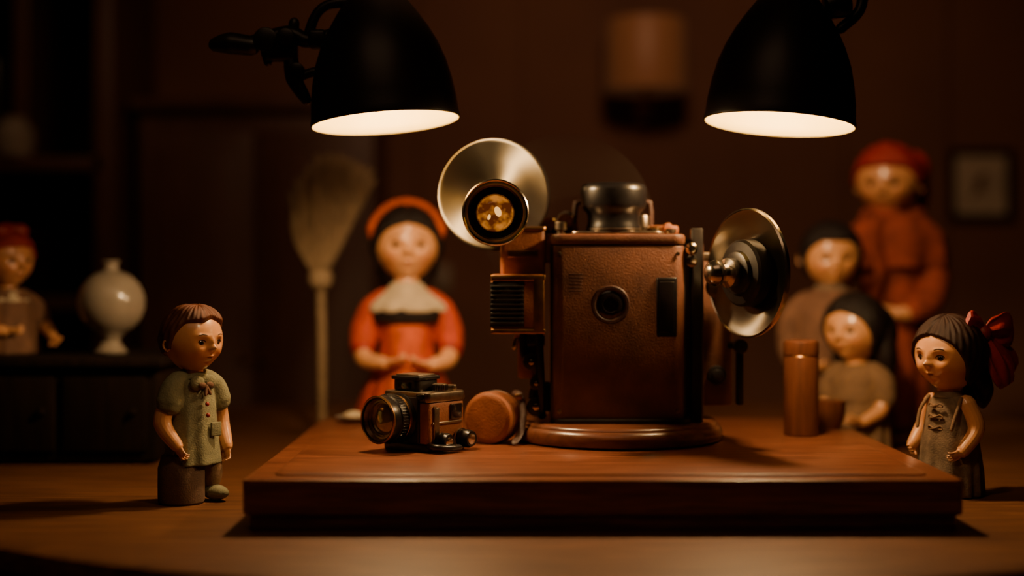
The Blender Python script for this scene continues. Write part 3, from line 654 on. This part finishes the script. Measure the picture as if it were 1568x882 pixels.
def lobe(c, d, L, W, ma, par, nm, wd=(1,0,0), fl=.30):
    c = Vector(c); d = Vector(d).normalized(); n = Vector(wd); n = (n-d*n.dot(d)).normalized(); sdv = d.cross(n)
    V = []; F = []; nu, nv = 30, 40
    for i in range(nu+1):
        t = i/nu
        for j in range(nv):
            a = 2*math.pi*j/nv; w = W*(.14+.86*math.sin(math.pi*t*.74)**.8)*(1 if t < .94 else .9)
            h = w*fl*(1+.30*math.sin(5*a+3*t))
            V.append(tuple(c+d*(L*t)+n*(w*math.cos(a)*(1+.07*math.sin(9*t+2*a)))+sdv*(h*math.sin(a)+.10*w*math.sin(6*math.cos(a)+2*t))))
    for i in range(nu):
        for j in range(nv):
            k2 = (j+1) % nv; F.append((i*nv+j, i*nv+k2, (i+1)*nv+k2, (i+1)*nv+j))
    F.append(tuple(reversed(range(nv)))); F.append(tuple(nu*nv+j for j in range(nv)))
    add(nm, (V, F), ma, par, local=True)
kc = (.040,.034,.262)
lobe(kc, (-.1,-.85,.50), .042, .021, M_darkred, g1, 'bow_loop', (.0,.6,.8))
lobe(kc, (.15,.95,.10), .058, .028, M_darkred, g1, 'bow_loop', (.0,-.1,1))
lobe(kc, (.22,.35,-.95), .092, .024, M_darkred, g1, 'bow_tail', (.0,.9,.3))
lobe(kc, (.12,.85,-.85), .088, .024, M_darkred, g1, 'bow_tail', (.0,.7,.6))
add('bow_knot', ell(kc, (.012,.012,.013)), M_darkred, g1, local=True)

# --- woman with broom (orange dress)
c = [loft([(.001,.115,.10,0),(.06,.108,.092,0),(.12,.088,.076,0),(.17,.062,.054,0),(.20,.056,.047,0),(.25,.060,.049,0),(.29,.060,.045,0),(.315,.042,.036,0),(.33,.025,.024,0)], fold=.07, nf=13)]
for sx in (-1,1): c.append(tube([(sx*.042,0,.303),(sx*.070,0,.278),(sx*.088,-.003,.235),(sx*.092,-.02,.198)], [.026,.031,.031,.025], 20))
w1, HM = doll('woman_doll', (-.222,3.0,.75), 3, .420, .080, hyaw=4, hair='part', hairmat=M_hair_bk, cloth=c, clothmat=M_red, hands_s=.048,
   arms=[dict(p=[(-.089,-.01,.212),(-.086,-.045,.180),(-.046,-.082,.174)], r=[.021,.019,.014], d=(.9,-.25,.12), n=(0,.3,1)),
         dict(p=[(.089,-.01,.212),(.086,-.045,.180),(.054,-.082,.170)], r=[.021,.019,.014], d=(-.9,-.25,.1), n=(0,.3,1), m=-1)],
   extra=[('shawl_collar', loft([(.277,.088,.058,-.004),(.292,.086,.058,-.004),(.312,.062,.046,-.001),(.328,.040,.036,0),(.340,.030,.030,0)], fold=.05, nf=9), M_cream, .003),
     ('black_sash', loft([(.254,.078,.054,-.004),(.283,.084,.057,-.004)]), M_hair_bk, .003),
     ('apron', loft([(.03,.080,.102,-.012),(.12,.062,.080,-.010),(.18,.044,.054,-.010),(.25,.046,.052,-.008)], fold=.03), M_orange, .004),
     ('cuffs', J(tube([(-.091,-.016,.203),(-.091,-.024,.196)],.025,18), tube([(.091,-.016,.203),(.091,-.024,.196)],.025,18)), M_darkred, .003)])
band = []
for a in range(10, 171, 10): band.append((math.cos(R(a))*.0735, -.020+.008*math.sin(R(a)), .420+math.sin(R(a))*.0820))
add('headband', tube(band, [.005]+[.0120]*15+[.005], 14, 4, flat=1.4), M_orange, w1, local=True)
add('back_hair', ell((0,.030,.385),(.070,.045,.075)), M_hair_bk, w1, local=True)

# --- tall woman in rust shawl
c = [loft([(.001,.078,.074,0),(.1,.076,.068,0),(.22,.074,.062,0),(.33,.076,.062,0),(.42,.086,.062,0),(.46,.080,.058,0),(.485,.056,.046,0),(.50,.04,.036,0)], fold=.10, nf=10, top=.3)]
c.append(tube([(.06,0,.455),(.088,.0,.38),(.080,-.04,.30),(.04,-.085,.27)], [.034,.036,.034,.028], 20))
c.append(tube([(-.06,0,.455),(-.098,-.02,.405),(-.112,-.06,.360),(-.125,-.09,.338)], [.034,.038,.032,.028], 20))
w2, HM = doll('woman_doll', (.890,3.32,.75), -14, .572, .082, hyaw=-12, hpitch=5, hair='turban', hairmat=M_darkred, cloth=c, clothmat=M_rust, hands_s=.050, hx=-.012, hy=-.01,
   arms=[dict(p=[(-.120,-.06,.358),(-.126,-.095,.335),(-.135,-.12,.322)], r=[.02,.018,.015], d=(-.5,-.5,-.5), n=(-.4,.2,-1)),
         dict(p=[(.05,-.08,.275),(.030,-.095,.268),(.010,-.102,.268)], r=[.02,.018,.015], d=(-1,-.2,.1), n=(0,1,.2), m=-1)],
   extra=[('shawl', J(loft([(.370,.118,.082,0,-.006),(.41,.120,.082,0,-.004),(.450,.112,.076,-.002),(.475,.090,.064,-.004),(.492,.066,.056,-.006)], fold=.12, nf=9, top=.35), *[tube([(.058*math.cos(t),.008+.050*math.sin(t)-.006,.488+.010*math.sin(2*t+ph)) for t in [2*math.pi*i/11 for i in range(12)]], r_, 12, 3) for ph, r_ in ((0,.020),(1.5,.016))],
        tube([(-.03,-.06,.48),(-.045,-.085,.43),(-.03,-.085,.36),(-.045,-.08,.29)], [.016,.022,.022,.014], 14, flat=.6)), M_rust, .004),
     ('turban_tail', J(ell((.050,.045,.600),(.036,.032,.048)), tube([(.055,.05,.60),(.066,.055,.55),(.062,.055,.50)],[.022,.020,.012])), M_darkred, .004)])

# --- child under her hand
c = [loft([(.001,.085,.070,0),(.1,.082,.066,0),(.2,.078,.062,0),(.27,.078,.058,0),(.30,.070,.052,0),(.318,.048,.042,0),(.33,.028,.03,0)], fold=.07, nf=9)]
for sx in (-1,1): c.append(tube([(sx*.05,0,.295),(sx*.082,0,.26),(sx*.088,-.01,.20),(sx*.080,-.045,.17)], [.026,.030,.028,.025], 20))
doll('child_doll', (.695,3.10,.75), -6, .397, .070, hyaw=6, hpitch=4, hair='bob', hairmat=M_hair_bk, cloth=c, clothmat=M_brown, hands_s=.044,
   arms=[dict(p=[(-.082,-.035,.175),(-.072,-.06,.163),(-.055,-.078,.16)], r=[.018,.016,.013], d=(.8,-.4,0), n=(0,.6,.6)),
         dict(p=[(.082,-.035,.175),(.072,-.06,.163),(.055,-.078,.16)], r=[.018,.016,.013], d=(-.8,-.4,0), n=(0,.6,.6), m=-1)],
   extra=[('collar', loft([(.295,.060,.050,-.003),(.318,.042,.038,-.003),(.335,.030,.030,0)], fold=.05, nf=6), M_beige, .003),
     ('coat_placket', rbox(0,-.064,.2,.012,.01,.17,.003), M_beige, 0),
     ('coat_buttons', J(*[ell((0,-.069,.27-.03*i),(.005,.004,.005)) for i in range(5)]), M_brass, 0)])

# --- black haired girl, middle
c = [loft([(.001,.070,.060,0),(.06,.066,.055,0),(.11,.056,.046,0),(.145,.052,.040,0),(.166,.040,.032,0),(.178,.022,.022,0)], fold=.07, nf=10)]
for sx in (-1,1): c.append(tube([(sx*.034,0,.160),(sx*.056,0,.140),(sx*.064,-.004,.108)], [.022,.026,.024], 20))
g2, HM = doll('girl_doll', (.700,2.88,.75), -46, .246, .068, hyaw=0, hair='part', hairmat=M_hair_bk, cloth=c, clothmat=M_khaki, hands_s=.036, hx=-.002, hy=-.006,
   arms=[dict(p=[(-.062,-.004,.118),(-.064,-.02,.085),(-.048,-.055,.065)], r=[.017,.015,.011], d=(.4,-.8,.1), n=(.5,.2,.5)),
         dict(p=[(.062,-.004,.118),(.064,-.02,.085),(.048,-.055,.065)], r=[.017,.015,.011], d=(-.4,-.8,.1), n=(-.5,.2,.5), m=-1)],
   extra=[('bodice', loft([(.10,.056,.049,-.003),(.145,.052,.043,-.003),(.160,.042,.035,-.003)]), M_khaki, .003),
     ('long_hair', J(ell((0,.045,.235),(.062,.040,.065)), tube([(.045,.02,.24),(.055,.02,.19),(.050,.022,.15)],[.024,.022,.014]), tube([(-.045,.02,.24),(-.052,.02,.19),(-.050,.022,.16)],[.022,.018,.012])), M_hair_bk, .004)])

# --- scarfed doll on sideboard
c = [loft([(.0,.066,.054,0),(.05,.058,.048,0),(.09,.052,.040,0),(.115,.040,.032,0),(.128,.022,.022,0)], fold=.05, nf=9)]
for sx in (-1,1): c.append(tube([(sx*.032,0,.108),(sx*.056,-.004,.088),(sx*.064,-.02,.058)], [.020,.023,.021], 18))
w3, HM = doll('scarfed_doll', (-.995,2.80,.951), 48, .183, .057, hyaw=6, hair='turban', hairmat=M_darkred, cloth=c, clothmat=M_brown, hands_s=.034, skin=(.56,.25,.11),
   arms=[dict(p=[(-.062,-.012,.066),(-.056,-.038,.05),(-.035,-.058,.046)], r=[.014,.013,.010], d=(.7,-.6,0), n=(.3,.3,.6)),
         dict(p=[(.062,-.012,.066),(.066,-.042,.045),(.060,-.072,.030)], r=[.014,.013,.010], d=(-.1,-.9,-.3), n=(-.5,.2,.5), m=-1)],
   extra=[('scarf_knot', J(ell((-.02,-.012,.240),(.024,.016,.014)), ell((.022,-.010,.240),(.020,.014,.016)), ell((0,.0,.246),(.02,.02,.012))), M_darkred, .003),
     ('collar', loft([(.100,.046,.038,-.002),(.122,.028,.026,-.002)], fold=.05, nf=7), M_cream, .003)])

# ================================================================= LIGHTS
def spot(name, loc, tgt, en, ang, col=(1,.62,.31), size=.06, blend=.8):
    l = bpy.data.lights.new(name,'SPOT'); l.energy = en; l.color = col; l.spot_size = R(ang); l.spot_blend = blend; l.shadow_soft_size = size
    o = bpy.data.objects.new(name, l); o.location = loc
    o.rotation_euler = (Vector(tgt)-Vector(loc)).to_track_quat('-Z','Y').to_euler(); bpy.context.collection.objects.link(o)
spot('fill_spot_family', (-.1,1.7,2.25), (.80,3.2,1.2), 66, 26)  # added fill without a fixture, brightens the family faces
spot('fill_spot_woman', (-.0,1.6,2.35), (-.25,3.0,1.10), 52, 18)  # added fill for the broom woman's face
spot('fill_spot_shelf', (.2,1.5,2.4), (-.88,2.8,1.08), 8, 12)  # weak added fill on the sideboard doll and vase
spot('fill_spot_boy', (.15,1.5,1.95), (-.49,2.22,.96), 10, 16)  # added source, lifts the boy's face from the front right
spot('fill_spot_girl', (.1,1.5,1.95), (.70,2.30,.95), 11, 16)  # added source for the front girl's face, no lamp hangs there
spot('fill_wash_wall', (.3,2.6,2.5), (.4,4.8,1.35), 52, 110, (1,.56,.30), .2, 1.0)  # added wide wash that lifts the dark back wall
spot('fill_spot_bookcase', (-1.0,2.9,2.5), (-1.45,4.3,1.5), 9, 40, (1,.56,.30), .1, 1.0)  # added dim fill to bring out the bookcase
al = bpy.data.lights.new('fill_area','AREA'); al.energy = 2.4; al.color = (1,.58,.32); al.size = 1.2  # added general fill from above, not a room fixture
ao = bpy.data.objects.new('fill_area', al); ao.location = (-.3,1.0,2.58); bpy.context.collection.objects.link(ao)
w = bpy.data.worlds.new('World'); bpy.context.scene.world = w; w.use_nodes = True
w.node_tree.nodes['Background'].inputs[0].default_value = (.5,.28,.15,1); w.node_tree.nodes['Background'].inputs[1].default_value = .02

# ================================================================= CAMERA
cd = bpy.data.cameras.new('camera'); cam = bpy.data.objects.new('camera', cd); bpy.context.collection.objects.link(cam)
cam.location = (0,0,1.106); cam.rotation_euler = (R(90),0,0); cd.lens = 50; cd.sensor_width = 36
cd.shift_y = -.0134; cd.clip_start = .01
cd.dof.use_dof = True; cd.dof.focus_distance = 2.22; cd.dof.aperture_fstop = .9
bpy.context.scene.camera = cam
